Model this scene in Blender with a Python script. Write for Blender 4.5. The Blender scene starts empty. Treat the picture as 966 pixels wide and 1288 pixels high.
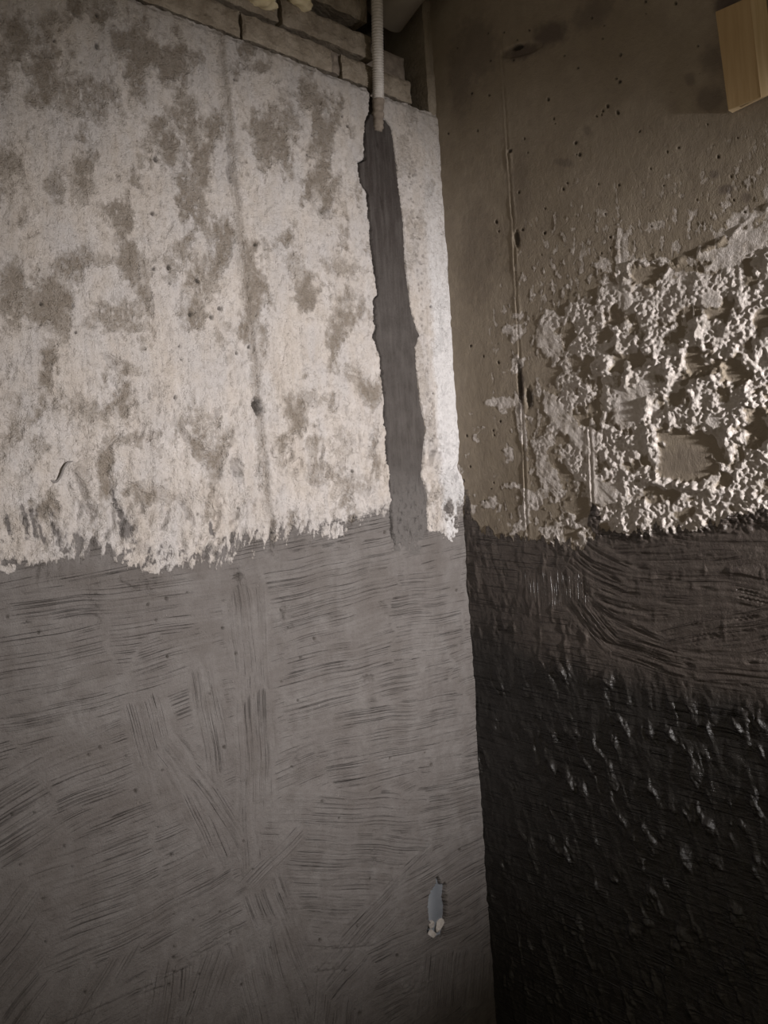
import bpy, bmesh, math, random
import numpy as np
from mathutils import Matrix, Vector

# ------------------------------------------------------------------ camera
SC = bpy.context.scene
W, H, F = 966.0, 1288.0, 1150.0
ROLL, PITCH = math.radians(3.6), math.radians(0.45)
EYE = 1.35
g = math.hypot(1200, 1150)
FWD0 = np.array([1150/g, 1200/g, 0.0]); FWD0 = np.array([0.692, 0.722, 0.0]); FWD0 /= np.linalg.norm(FWD0)
RIGHT0 = np.array([FWD0[1], -FWD0[0], 0.0])
ZUP = np.array([0, 0, 1.0])
CAM = -2.0*FWD0 - 0.172*RIGHT0 + EYE*ZUP
FWD = math.cos(PITCH)*FWD0 + math.sin(PITCH)*ZUP
UP1 = -math.sin(PITCH)*FWD0 + math.cos(PITCH)*ZUP
CR = math.cos(ROLL)*RIGHT0 - math.sin(ROLL)*UP1
CU = math.sin(ROLL)*RIGHT0 + math.cos(ROLL)*UP1
cam = bpy.data.cameras.new('camera')
cam.sensor_fit = 'VERTICAL'; cam.sensor_height = 24.0; cam.lens = F/H*24.0
cam.clip_start = 0.02
co = bpy.data.objects.new('camera', cam)
SC.collection.objects.link(co)
M = Matrix.Identity(4)
for i in range(3):
    M[i][0] = CR[i]; M[i][1] = CU[i]; M[i][2] = -FWD[i]; M[i][3] = CAM[i]
co.matrix_world = M
SC.camera = co

# ------------------------------------------------------------------ light
world = bpy.data.worlds.new('world'); SC.world = world
world.use_nodes = True
bg = world.node_tree.nodes['Background']
bg.inputs[0].default_value = (1.0, 0.85, 0.63, 1); bg.inputs[1].default_value = 0.24

def add_light(name, kind, loc, target, energy, color, **kw):
    l = bpy.data.lights.new(name, kind); l.energy = energy; l.color = color
    for k, v in kw.items(): setattr(l, k, v)
    o = bpy.data.objects.new(name, l); SC.collection.objects.link(o)
    o.location = loc
    o.rotation_euler = (Vector(target)-Vector(loc)).to_track_quat('-Z', 'Y').to_euler()
    return o
# work lamp standing just outside the frame close to the right wall
lamp = add_light('work_lamp', 'SPOT', (-0.21, -2.15, 1.46), (-0.27, 0.0, 1.36), 305.0, (1.0, 0.955, 0.945),
          spot_size=math.radians(57), spot_blend=1.0, shadow_soft_size=0.045)
lamp.scale = (1.12, 0.94, 1.0)      # floodlight beam, wider than tall
VS = SC.view_settings
VS.view_transform = 'Standard'; VS.look = 'None'; VS.gamma = 1.0; VS.use_curve_mapping = False
VS.exposure = 0.0

# ------------------------------------------------------------------ helpers
def ray(px, py):
    d = F*FWD + (px-W/2)*CR - (py-H/2)*CU
    return d
def hit(px, py, axis, val):
    d = ray(px, py); t = (val-CAM[axis])/d[axis]
    return CAM + t*d
def wl(px, py):                      # left wall plane y = 0 -> distance from corner, height
    p = hit(px, py, 1, 0.0); return np.array([-p[0], p[2]])
def wr(px, py):                      # right wall plane x = 0
    p = hit(px, py, 0, 0.0); return np.array([-p[1], p[2]])
def sstep(a, b, x):
    t = np.clip((x-a)/(b-a), 0, 1); return t*t*(3-2*t)

_rng = np.random.RandomState(7)
PERM = np.concatenate([_rng.permutation(512)]*3)
GA = _rng.rand(512)*2*np.pi
GX, GY = np.cos(GA), np.sin(GA)
def perlin(x, y, seed=0):
    x = np.asarray(x, dtype=np.float64)+seed*17.13; y = np.asarray(y, dtype=np.float64)+seed*31.7
    x, y = np.broadcast_arrays(x, y)
    xi = np.floor(x).astype(np.int64); yi = np.floor(y).astype(np.int64)
    xf = x-xi; yf = y-yi
    xi &= 511; yi &= 511; x1 = (xi+1) & 511; y1 = (yi+1) & 511
    u = xf*xf*xf*(xf*(xf*6-15)+10); v = yf*yf*yf*(yf*(yf*6-15)+10)
    def gr(a, b, dx, dy):
        h = PERM[PERM[a]+b]; return GX[h]*dx+GY[h]*dy
    n00 = gr(xi, yi, xf, yf); n10 = gr(x1, yi, xf-1, yf)
    n01 = gr(xi, y1, xf, yf-1); n11 = gr(x1, y1, xf-1, yf-1)
    a = n00+u*(n10-n00); b = n01+u*(n11-n01)
    return (a+v*(b-a))*1.5
def fbm(x, y, seed=0, o=3):
    r = 0; a = 1; s = 0
    for i in range(o):
        r = r+a*perlin(x*2**i, y*2**i, seed+i*3); s += a; a *= 0.5
    return r/s

COL = SC.collection
def link(o, parent=None):
    COL.objects.link(o)
    if parent: o.parent = parent
    return o
def mesh_obj(name, verts, faces, mat, parent=None, smooth=False):
    me = bpy.data.meshes.new(name); me.from_pydata([tuple(v) for v in verts], [], faces); me.update()
    if smooth: me.polygons.foreach_set('use_smooth', [True]*len(me.polygons))
    me.materials.append(mat)
    return link(bpy.data.objects.new(name, me), parent)
def tag(o, label, cat, group=None):
    o['label'] = label; o['category'] = cat
    if group: o['group'] = group
    return o
def struct(o, label, cat):
    o['kind'] = 'structure'; o['label'] = label; o['category'] = cat
    return o
def grid_mesh(name, P, mat, attrs=None, parent=None, flip=False):
    n, m = P.shape[:2]
    me = bpy.data.meshes.new(name)
    nv = n*m; me.vertices.add(nv)
    me.vertices.foreach_set('co', P.reshape(-1).astype(np.float32))
    idx = np.arange(nv, dtype=np.int32).reshape(n, m)
    q = np.stack([idx[:-1, :-1], idx[1:, :-1], idx[1:, 1:], idx[:-1, 1:]], -1).reshape(-1, 4)
    if flip: q = q[:, ::-1]
    nf = len(q)
    me.loops.add(nf*4); me.loops.foreach_set('vertex_index', np.ascontiguousarray(q.reshape(-1)))
    me.polygons.add(nf)
    me.polygons.foreach_set('loop_start', np.arange(0, nf*4, 4, dtype=np.int32))
    me.polygons.foreach_set('loop_total', np.full(nf, 4, dtype=np.int32))
    me.polygons.foreach_set('use_smooth', np.ones(nf, dtype=bool))
    me.update(calc_edges=True)
    for k, v in (attrs or {}).items():
        a = me.attributes.new(k, 'FLOAT', 'POINT')
        a.data.foreach_set('value', np.ascontiguousarray(v, dtype=np.float32).reshape(-1))
    me.materials.append(mat)
    return link(bpy.data.objects.new(name, me), parent)

# ------------------------------------------------------------------ materials
class Mat:
    def __init__(s, name, rough=0.9, spec=0.3):
        s.m = bpy.data.materials.new(name); s.m.use_nodes = True
        s.t = s.m.node_tree; s.N = s.t.nodes; s.L = s.t.links
        s.b = s.N['Principled BSDF']
        s.b.inputs['Roughness'].default_value = rough
        s.b.inputs['Specular IOR Level'].default_value = spec
        s.co = s.N.new('ShaderNodeTexCoord').outputs['Object']
    def put(s, sock, v):
        if isinstance(v, bpy.types.NodeSocket): s.L.new(v, sock)
        elif isinstance(v, tuple): sock.default_value = (*v, 1) if len(v) == 3 else v
        else: sock.default_value = v
    def noise(s, scale, detail=4, rough=0.6, stretch=None, dist=0.0):
        n = s.N.new('ShaderNodeTexNoise'); n.inputs['Scale'].default_value = scale
        n.inputs['Detail'].default_value = detail; n.inputs['Roughness'].default_value = rough
        n.inputs['Distortion'].default_value = dist
        v = s.co
        if stretch:
            mp = s.N.new('ShaderNodeMapping'); mp.inputs['Scale'].default_value = stretch
            s.L.new(v, mp.inputs['Vector']); v = mp.outputs[0]
        s.L.new(v, n.inputs['Vector']); return n.outputs['Fac']
    def ramp(s, v, a, b, lo=0.0, hi=1.0):
        n = s.N.new('ShaderNodeMapRange'); s.put(n.inputs['Value'], v)
        n.inputs['From Min'].default_value = a; n.inputs['From Max'].default_value = b
        n.inputs['To Min'].default_value = lo; n.inputs['To Max'].default_value = hi
        return n.outputs[0]
    def attr(s, name):
        n = s.N.new('ShaderNodeAttribute'); n.attribute_name = name; return n.outputs['Fac']
    def mix(s, f, a, b, mode='MIX'):
        n = s.N.new('ShaderNodeMix'); n.data_type = 'RGBA'; n.blend_type = mode
        s.put(n.inputs[0], f); s.put(n.inputs[6], a); s.put(n.inputs[7], b); return n.outputs[2]
    def fmix(s, f, a, b):
        n = s.N.new('ShaderNodeMix'); s.put(n.inputs[0], f); s.put(n.inputs[2], a); s.put(n.inputs[3], b); return n.outputs[0]
    def math(s, op, a, b):
        n = s.N.new('ShaderNodeMath'); n.operation = op; s.put(n.inputs[0], a); s.put(n.inputs[1], b); return n.outputs[0]
    def bump(s, h, dist=0.001, strength=1.0):
        n = s.N.new('ShaderNodeBump'); n.inputs['Distance'].default_value = dist
        n.inputs['Strength'].default_value = strength; s.put(n.inputs['Height'], h)
        s.L.new(n.outputs[0], s.b.inputs['Normal'])
    def brush(s, fine, along, detail=2.5):
        v = s.N.new('ShaderNodeCombineXYZ')
        s.put(v.inputs[0], s.math('MULTIPLY', s.attr('sb'), fine)); s.put(v.inputs[1], s.math('MULTIPLY', s.attr('sa'), along))
        n = s.N.new('ShaderNodeTexNoise'); n.inputs['Scale'].default_value = 1.0
        n.inputs['Detail'].default_value = detail; n.inputs['Roughness'].default_value = .55
        s.L.new(v.outputs[0], n.inputs['Vector']); return n.outputs['Fac']
    def crisp(s, fac, amt, lo=.36, hi=.64, scales=(90, 300)):
        j = s.math('ADD', s.math('MULTIPLY', s.math('SUBTRACT', s.noise(scales[0], 5, .7), .5), amt),
                   s.math('MULTIPLY', s.math('SUBTRACT', s.noise(scales[1], 3, .6), .5), amt*.7))
        return s.ramp(s.math('ADD', fac, j), lo, hi)
    def color(s, v): s.put(s.b.inputs['Base Color'], v)
    def rough(s, v): s.put(s.b.inputs['Roughness'], v)

def simple(name, c1, c2, scale=30, rough=0.85, spec=0.3, bump=0.0006, bscale=300, stretch=None):
    m = Mat(name, rough, spec)
    m.color(m.mix(m.ramp(m.noise(scale, 5, .6, stretch), .35, .65), c1, c2))
    m.bump(m.noise(bscale, 4, .6, stretch), bump)
    return m.m

def left_wall_material():
    m = Mat('left_wall_concrete', .9, .25)
    big = m.ramp(m.noise(7, 4), .35, .65)
    mid = m.ramp(m.noise(38, 6, .65), .38, .66)
    fine = m.ramp(m.noise(260, 3, .6), .3, .7)
    streak = m.ramp(m.noise(22, 5, .6, (1.6, 1, .35)), .4, .65)
    pale = m.mix(big, (.46, .41, .365), (.53, .485, .45))
    pale = m.mix(m.math('MULTIPLY', streak, .35), pale, (.66, .63, .61))
    pale = m.mix(m.math('MULTIPLY', mid, .55), pale, (.40, .35, .30))
    tan = m.mix(mid, (.31, .262, .212), (.41, .36, .31))
    tan = m.mix(m.math('MULTIPLY', fine, .5), tan, (.30, .255, .21))
    pale = m.mix(m.ramp(m.noise(11, 5, .6, (1.3, 1, .7)), .42, .62, 0, .6), pale, (.46, .44, .435))
    sk = m.crisp(m.attr('skim'), 1.35, .0, .95)
    c = m.mix(sk, tan, pale)
    c = m.mix(m.crisp(m.attr('white'), .7, .2, .8), c, m.mix(mid, (.62, .605, .60), (.55, .535, .53)))
    coat = m.mix(big, (.130, .117, .110), (.160, .148, .140))
    coat = m.mix(m.math('MULTIPLY', mid, .55), coat, (.105, .092, .085))
    coat = m.mix(m.ramp(m.noise(17, 5, .65, (1.6, 1, .5)), .50, .68, 0, .5), coat, (.095, .083, .076))
    coat = m.mix(m.attr('damp_shade'), coat, (.105, .092, .084))
    coat = m.mix(m.ramp(m.attr('tone'), 0, 1, 0, .16), coat, (.085, .075, .069))
    coat = m.mix(m.ramp(m.attr('tone'), 0, -1, 0, .18), coat, (.22, .206, .198))
    line = m.brush(400, 4); wide = m.brush(110, 4, 4)
    inn = m.math('MULTIPLY', m.attr('inner'), m.ramp(m.noise(10, 6, .65), .40, .62, .05, 1))
    groove = m.math('MULTIPLY', m.ramp(line, .56, .70), inn)
    wide = m.fmix(inn, .5, wide)
    coat = m.mix(m.math('MULTIPLY', m.math('MULTIPLY', m.ramp(m.brush(380, 3), .52, .74), inn), .17), coat, (.088, .078, .072))
    ct = m.math('ADD', m.math('MULTIPLY', m.math('SUBTRACT', m.noise(75, 5, .7, (1.6, 1, .4)), .5), 1.5), m.math('MULTIPLY', m.math('SUBTRACT', m.noise(260, 4, .65, (1.4, 1, .6)), .5), 1.0))
    ct = m.ramp(m.math('ADD', m.attr('coat'), ct), .22, .72)
    pore = m.ramp(m.noise(330, 2, .5), .66, .74)
    c = m.mix(m.math('MULTIPLY', pore, .55), c, (.22, .18, .145))
    c = m.mix(ct, c, coat)
    c = m.mix(m.attr('recess_shade'), c, (.05, .042, .035))  # recess shade painted into the wall colour
    m.color(c)
    m.rough(m.fmix(m.attr('coat'), .93, .68))
    grain = m.math('ADD', m.noise(420, 4, .65), m.math('MULTIPLY', m.noise(95, 6, .7), 1.6))
    up = m.math('ADD', m.math('MULTIPLY', grain, m.fmix(sk, 1.9, .8)), m.math('MULTIPLY', m.noise(60, 5, .6, (1.8, 1, .35)), 1.0))
    up = m.math('ADD', up, m.math('MULTIPLY', sk, .45))
    dn = m.math('ADD', m.math('SUBTRACT', m.math('MULTIPLY', wide, 1.6), m.math('MULTIPLY', groove, 1.1)), m.math('MULTIPLY', grain, .50))
    m.bump(m.fmix(ct, up, dn), .0040, 1.0)
    return m.m

def right_wall_material():
    m = Mat('right_wall_concrete', .9, .3)
    big = m.ramp(m.noise(6, 4), .35, .65)
    mid = m.ramp(m.noise(36, 6, .65), .38, .66)
    fine = m.ramp(m.noise(240, 3, .6), .3, .7)
    base = m.mix(big, (.265, .222, .168), (.325, .277, .218))
    base = m.mix(m.math('MULTIPLY', mid, .5), base, (.215, .18, .145))
    pl = m.mix(mid, (.62, .57, .535), (.52, .47, .425))
    pl = m.mix(m.math('MULTIPLY', fine, .25), pl, (.66, .62, .59))
    c = m.mix(m.crisp(m.attr('plaster'), .8, .25, .7), base, pl)
    c = m.mix(m.attr('damp_shade'), c, (.10, .078, .07))
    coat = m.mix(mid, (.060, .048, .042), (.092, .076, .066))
    coat = m.mix(m.attr('deep'), coat, (.017, .0155, .0145))  # coat colour goes darker low down and beside the corner
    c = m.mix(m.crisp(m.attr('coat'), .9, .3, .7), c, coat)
    c = m.mix(m.attr('recess_shade'), c, (.04, .034, .03))  # shade of pits and slots painted into the colour
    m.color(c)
    m.rough(m.fmix(m.attr('coat'), m.fmix(m.attr('plaster'), .9, .5), .30))
    m.put(m.b.inputs['Specular IOR Level'], m.fmix(m.attr('coat'), .3, .75))
    grain = m.math('ADD', m.noise(420, 4, .65), m.math('MULTIPLY', m.noise(110, 6, .7), 1.4))
    line = m.brush(210, 6); inn = m.math('MULTIPLY', m.attr('inner'), m.ramp(m.noise(16, 3), .36, .58)); groove = m.math('MULTIPLY', m.ramp(line, .54, .68), inn)
    up = m.math('MULTIPLY', grain, m.fmix(m.attr('plaster'), .45, 1.3))
    dn = m.math('ADD', m.math('SUBTRACT', m.fmix(inn, .5, m.brush(70, 4)), m.math('MULTIPLY', groove, 1.0)), m.math('MULTIPLY', grain, .35))
    m.bump(m.fmix(m.attr('coat'), up, m.math('MULTIPLY', dn, 1.8)), .0022, .9)
    return m.m

M_LEFT = left_wall_material(); M_RIGHT = right_wall_material()
M_FILL = Mat('dark_mortar', .85, .3)
_m = M_FILL
_c = _m.mix(_m.ramp(_m.noise(30, 5), .35, .65), (.058, .050, .045), (.084, .074, .068))
_c = _m.mix(_m.attr('coat'), _c, (.135, .124, .117))
_c = _m.mix(_m.math('MULTIPLY', _m.ramp(_m.noise(320, 2), .62, .72), .6), _c, (.03, .026, .023))
_c = _m.mix(_m.attr('damp_shade'), _c, (.045, .036, .032))  # upper mortar mixed darker, fall-off of light painted into its colour
_c = _m.mix(_m.math('MULTIPLY', _m.ramp(_m.noise(40, 6, .65, (2.2, 1, .25)), .45, .65), .45), _c, (.125, .112, .103))
_m.color(_c); _m.bump(_m.math('ADD', _m.math('MULTIPLY', _m.noise(300, 5, .7), 1.2), _m.math('MULTIPLY', _m.noise(70, 6, .7, (2.5, 1, .4)), 1.6)), .0036, 1.0)
M_FILL = _m.m
M_BRICK = simple('grey_block', (.20, .165, .125), (.33, .285, .23), 28, .95, .2, .005, 130)
M_CORNER = simple('corner_concrete', (.22, .185, .14), (.29, .25, .20), 20, .95, .2, .003, 150)
M_MORTAR = simple('old_mortar', (.17, .14, .115), (.27, .23, .19), 60, .95, .2, .002, 140)
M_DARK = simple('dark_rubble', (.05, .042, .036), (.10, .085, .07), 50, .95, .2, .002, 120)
M_COND = simple('white_plastic', (.62, .59, .56), (.50, .47, .44), 60, .5, .4, .0002, 200)
M_PIPE = simple('grey_plastic', (.36, .325, .28), (.42, .38, .33), 12, .6, .4, .0003, 90)
M_FOAM = simple('yellow_foam', (.62, .52, .33), (.74, .66, .47), 50, .8, .3, .001, 160)
M_WOOD = simple('pale_wood', (.42, .29, .15), (.50, .36, .20), 14, .7, .3, .0003, 60, (6, 6, .4))
M_LIT_EDGE = simple('lit_edge_wood', (.50, .37, .21), (.62, .48, .30), 14, .7, .3, .0003, 60, (9, 9, .35))  # board wood brightened, lamplight on the edge put into the colour
M_FLOOR = simple('floor_concrete', (.17, .155, .14), (.24, .22, .20), 8, .9, .2, .002, 60)
M_CEIL = simple('ceiling_concrete', (.26, .235, .20), (.34, .31, .27), 6, .9, .2, .002, 60)
M_METAL = Mat('galvanised_metal', .38, .5); M_METAL.color(M_METAL.mix(M_METAL.noise(25), (.42, .46, .52), (.62, .66, .72)))
M_METAL.b.inputs['Metallic'].default_value = .85; M_METAL = M_METAL.m
M_CHALK = simple('white_rubble', (.40, .37, .34), (.27, .245, .22), 90, .95, .2, .001, 200)
M_GREY = simple('grey_fibre', (.12, .11, .10), (.18, .165, .155), 200, .7, .3, .0002, 400)

# ------------------------------------------------------------------ height-field drawing tools
class Field:
    """height field over wall coordinates (distance from the corner, height)"""
    def __init__(s, u, z, unproj):
        s.u, s.z, s.un = u, z, unproj
        s.U, s.Z = np.meshgrid(u, z, indexing='ij')
        s.h = np.zeros_like(s.U); s.A = {}; s.tone = np.zeros_like(s.U)
        s.A['sa'] = s.U.copy(); s.A['sb'] = s.Z+.10*s.U; s.ident = np.zeros(s.U.shape, np.int32)
    def layer(s, k, v=0.0):
        s.A[k] = np.full_like(s.U, v); return s.A[k]
    def win(s, c, r):
        a, b = np.searchsorted(s.u, [c[0]-r, c[0]+r]); p, q = np.searchsorted(s.z, [c[1]-r, c[1]+r])
        return (slice(a, b), slice(p, q))
    def basis(s, px, py):            # wall vectors for one pixel right / one pixel up
        c = s.un(px, py)
        return c, s.un(px+1, py)-c, s.un(px, py-1)-c
    def blob(s, px, py, rx, ry, ang=0, soft=.35, rag=.35, scale=.02, seed=0):
        """ragged ellipse, sizes in photo pixels, returned as (window, mask)"""
        c, ex, ey = s.basis(px, py)
        a = math.radians(ang)
        e1 = (math.cos(a)*ex+math.sin(a)*ey)*rx; e2 = (-math.sin(a)*ex+math.cos(a)*ey)*ry
        R = 1.7*(np.linalg.norm(e1)+np.linalg.norm(e2))
        w = s.win(c, R); du = s.U[w]-c[0]; dz = s.Z[w]-c[1]
        if du.size == 0: return w, du
        det = e1[0]*e2[1]-e1[1]*e2[0]
        p = (du*e2[1]-dz*e2[0])/det; q = (e1[0]*dz-e1[1]*du)/det
        d = np.sqrt(p*p+q*q)
        if rag: d = d+rag*fbm(s.U[w]/scale, s.Z[w]/scale, seed+5, 3)
        return w, 1-sstep(1-soft, 1+soft, d)
    def line(s, pts):                # signed horizontal distance to a polyline running downwards + mask of its height range
        q = np.array([s.un(*p) for p in pts]); o = np.argsort(q[:, 1]); q = q[o]
        uu = np.interp(s.z, q[:, 1], q[:, 0])
        return uu, q[0, 1], q[-1, 1]
    def height_of(s, pts):           # height of a roughly level polyline at each u
        q = np.array([s.un(*p) for p in pts]); o = np.argsort(q[:, 0]); q = q[o]
        return np.interp(s.u, q[:, 0], q[:, 1])
    def inner(s, steps=5):
        """1 inside a stroke, fading to 0 where two strokes meet"""
        e = np.zeros_like(s.U)
        a = s.ident[1:] != s.ident[:-1]; e[1:][a] = 1; e[:-1][a] = 1
        a = s.ident[:, 1:] != s.ident[:, :-1]; e[:, 1:][a] = 1; e[:, :-1][a] = 1
        d = e.copy(); acc = e.copy()
        for _ in range(steps):
            g = d.copy()
            g[1:] = np.maximum(g[1:], d[:-1]); g[:-1] = np.maximum(g[:-1], d[1:])
            g[:, 1:] = np.maximum(g[:, 1:], d[:, :-1]); g[:, :-1] = np.maximum(g[:, :-1], d[:, 1:])
            d = g; acc += d
        acc = 1-acc/(steps+1)
        s.A['inner'] = np.where(e > 0, 0, acc)
    def stroke(s, px, py, L, Wd, ang, curv=0.0, lam=.005, amp=.0006, seed=0, mask_by=None, lift=.0004, groove=1.0, level=.5):
        """one trowel or brush pass: grooves that follow the stroke and overwrite what was there"""
        c, ex, ey = s.basis(px, py); a = math.radians(ang)
        v1 = math.cos(a)*ex+math.sin(a)*ey; v2 = -math.sin(a)*ex+math.cos(a)*ey
        Lm = L*np.linalg.norm(v1); Wm = Wd*np.linalg.norm(v2)
        t = v1/np.linalg.norm(v1); n = np.array([-t[1], t[0]])
        if n @ v2 < 0: n = -n
        R = math.hypot(Lm, Wm)*1.35+.02
        w = s.win(c, R); du = s.U[w]-c[0]; dz = s.Z[w]-c[1]
        if du.size == 0: return
        A = du*t[0]+dz*t[1]; B = du*n[0]+dz*n[1]
        B = B-.5*curv*A*A+.004*perlin(A/.09, B/.2, seed+9)
        k = .30*fbm(A/.06, B/.035, seed+3, 2)
        m = (1-sstep(.60, 1.15, np.abs(A)/Lm+k))*(1-sstep(.65, 1.10, np.abs(B)/Wm+k*.8))
        if mask_by is not None: m = m*mask_by[w]
        n1 = perlin(B/lam, A/.16, seed); n2 = perlin(B/(lam*2.6), A/.22, seed+1)
        gmod = .12+.88*sstep(-.2, .4, fbm(A/.06, B/.035, seed+2, 2))
        prof = .45*n2*amp+.55*n1*amp-groove*amp*1.5*sstep(.20, .48, n1)*gmod+.0002*fbm(A/.02, B/.008, seed+4, 2)
        n3 = perlin(B/(lam*.9), A/.25, seed+6); n4 = perlin(B/(lam*4), A/.3, seed+7)
        tn = 1.6*sstep(.22, .5, n3)*gmod-.8*sstep(.1, .5, -n3)+.5*n4
        s.tone[w] = s.tone[w]*(1-m)+tn*m
        own = m > .42
        s.A['sa'][w][own] = A[own]; s.A['sb'][w][own] = B[own]+.021*seed; s.ident[w][own] = seed
        edge = 4*m*(1-m)
        s.h[w] = s.h[w]*(1-level*m)+prof*m+lift*m+edge*.0003*(n2+.3)

def spaced(fine0, fine1, step, end0, end1, coarse=.03):
    a = np.arange(end0, fine0, coarse) if end0 < fine0 else np.array([])
    b = np.arange(fine0, fine1, step)
    c = np.arange(fine1, end1+coarse*.5, coarse)
    return np.concatenate([a, b, c])

# ------------------------------------------------------------------ left wall
ZT = float(np.mean([wl(240, 35)[1], wl(435, 95)[1], wl(300, 55)[1], wl(520, 122)[1]]))      # ledge under the block courses
def build_left_wall():
    u = np.concatenate([np.arange(-.02, 1.04, .0020), np.arange(1.04, 1.58, .0065), np.arange(1.58, 2.43, .03)])
    z = spaced(.14, ZT-.0001, .0017, 0.0, .13)
    z = z[z < ZT-.0002]; z = np.append(z, ZT)
    f = Field(u, z, wl); U, Z = f.U, f.Z
    px = lambda x, y: wl(x, y)
    # --- ragged edge of the grey waterproofing coat
    hb = f.height_of([(-600, 720), (0, 690), (45, 700), (90, 690), (130, 682), (170, 700), (240, 700), (275, 690), (305, 684), (340, 673),
                      (350, 667), (400, 662), (440, 654), (470, 643), (490, 640), (535, 652), (560, 655), (580, 648)])[:, None]
    sh = U*.95+Z*.30
    rag = fbm(sh/.020, Z/.050, 11, 4)*.040+fbm(sh/.0055, Z/.034, 12, 3)*.034
    rag = rag*(.30+.70*sstep(.30, .55, U))+.018*fbm(U/.009, Z/.009, 13, 4)
    dcoat = hb-Z+rag
    coat = sstep(-.016, .020, dcoat)
    # isolated grey smears above the edge
    for i, (x, y, rx, ry, a) in enumerate([(30, 655, 4, 22, 10), (43, 662, 4, 26, 14), (52, 668, 3, 24, 16), (100, 685, 7, 18, 20), (148, 640, 3, 22, 20), (156, 655, 3, 20, 22), (70, 672, 4, 20, 14),
                                          (160, 668, 10, 14, 20), (118, 690, 8, 14, 10), (265, 668, 5, 10, 10), (10, 660, 4, 14, 10), (580, 650, 5, 22, 4), (565, 640, 5, 12, 4)]):
        w, m = f.blob(x, y, rx, ry, a, .6, .9, .012, i); coat[w] = np.maximum(coat[w], m*.75)
    # white plaster left inside the coat
    for i, (x, y, rx, ry, a) in enumerate([(30, 692, 34, 14, -4), (170, 700, 16, 8, 30), (220, 705, 18, 6, 20), (420, 668, 15, 8, 0), (552, 660, 18, 9, 0),
                                          (566, 668, 8, 10, 0), (60, 700, 18, 9, 0), (190, 715, 10, 7, 0), (10, 715, 12, 5, 0)]):
        w, m = f.blob(x, y, rx, ry, a, .3, 1.1, .010, 40+i); coat[w] *= 1-.8*m
    up = 1-coat
    f.A['coat'] = coat
    # --- skim coat left on the rough concrete
    tilt = U*.94+Z*.34; along = Z*.94-U*.34
    nz = fbm(tilt/.065, along/.12, 21, 4)
    lowzone = sstep(px(200, 330)[1], px(200, 560)[1], Z)          # 0 high on the wall, 1 near the coat
    wob = fbm(U/.010, Z/.013, 22, 3); wob2 = fbm(U/.028, Z/.040, 23, 3)
    skim = sstep(-.22, .22, nz+.24+.10*lowzone+.22*wob+.16*wob2)
    tans = [(164, 46, 12, 9, 0), (171, 99, 11, 28, 15), (109, 120, 46, 26, -15), (208, 96, 8, 15, 0), (234, 147, 14, 30, 15), (198, 155, 9, 8, 0), (246, 75, 10, 12, 0),
            (270, 160, 12, 16, 0), (246, 253, 13, 40, 22), (68, 235, 12, 25, 0), (99, 235, 15, 25, 0), (10, 205, 13, 20, 0), (3, 89, 9, 32, 0), (126, 325, 26, 9, 0),
            (147, 266, 20, 14, -20), (148, 398, 33, 18, 0), (63, 356, 9, 19, 15), (243, 395, 14, 20, 0), (253, 349, 20, 20, 0), (215, 335, 8, 20, 0), (275, 427, 6, 13, 10),
            (21, 384, 24, 26, 0), (76, 402, 12, 20, 0), (158, 462, 18, 8, -20), (106, 515, 24, 18, -15), (253, 532, 20, 14, 0), (267, 571, 16, 16, 0), (162, 553, 35, 9, 6),
            (46, 560, 16, 12, -15), (104, 600, 10, 34, 10), (21, 518, 18, 26, 0), (326, 83, 9, 8, 0), (364, 148, 10, 26, 10), (345, 140, 8, 14, 0), (400, 225, 15, 10, 0),
            (403, 186, 14, 12, 0), (430, 336, 24, 10, -12), (405, 595, 26, 14, 0), (440, 610, 22, 14, 0), (430, 560, 14, 20, 10), (370, 330, 10, 24, 8), (385, 120, 12, 18, 0),
            (190, 620, 30, 10, -10), (200, 490, 14, 10, 0), (232, 250, 8, 30, 10), (390, 500, 20, 10, 10), (445, 470, 12, 14, 0), (330, 190, 9, 22, 10)]
    for i, (x, y, rx, ry, a) in enumerate(tans):
        w, m = f.blob(x, y, rx, ry, a, .5, 1.0, .020, i*2); skim[w] *= 1-(.45+.55*((i*37) % 10)/10)*(1. if y < 480 else .55)*m*sstep(-.65, .0, wob[w])
    skim = np.clip(skim, 0, 1)
    f.A['skim'] = skim
    # --- relief
    h = f.h
    h += .0035*perlin(U/.33, Z/.4, 1)+.0014*fbm(U/.09, Z/.12, 2, 2)
    rough = (1-skim)
    amp = .45+1.0*sstep(px(200, 640)[1]+.28, px(200, 640)[1], Z)
    h += up*(skim*.0024*amp+rough*.0026*fbm(U/.0065, Z/.0075, 3, 2)*(.6+.5*amp)+skim*.0007*fbm(U/.010, Z/.016, 4, 2))
    uph = 1-sstep(-.02, .06, hb-Z+.012*fbm(U/.03, Z/.03, 14, 2))
    h += uph*.0075*amp*fbm(tilt/.030, along/.045, 5, 4)
    h -= uph*.0060*amp*sstep(.20, .50, np.abs(fbm(tilt/.022, along/.05, 6, 2)))*sstep(0, .3, fbm(U/.1, Z/.1, 7, 1))
    h += up*.0006*perlin(U/.0055, Z/.12, 8)
    h += .0007*coat
    # --- brush and trowel strokes in the coat
    base = coat.copy()
    n1 = perlin((Z+.10*U)/.0045, (U)/.11, 30); n2 = perlin((Z+.10*U)/.012, U/.16, 31)
    h += base*(.0006*n2+.0004*n1-.0006*sstep(.25, .55, n1)*sstep(-.1, .4, perlin(U/.06, Z/.03, 32)))
    h += base*.0036*fbm(U/.05, Z/.06, 33, 3)
    f.tone[:] = .7*sstep(.2, .5, perlin((Z+.10*U)/.0045, U/.14, 34))*sstep(-.2, .3, perlin(U/.06, Z/.03, 32))+.4*n2
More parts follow.
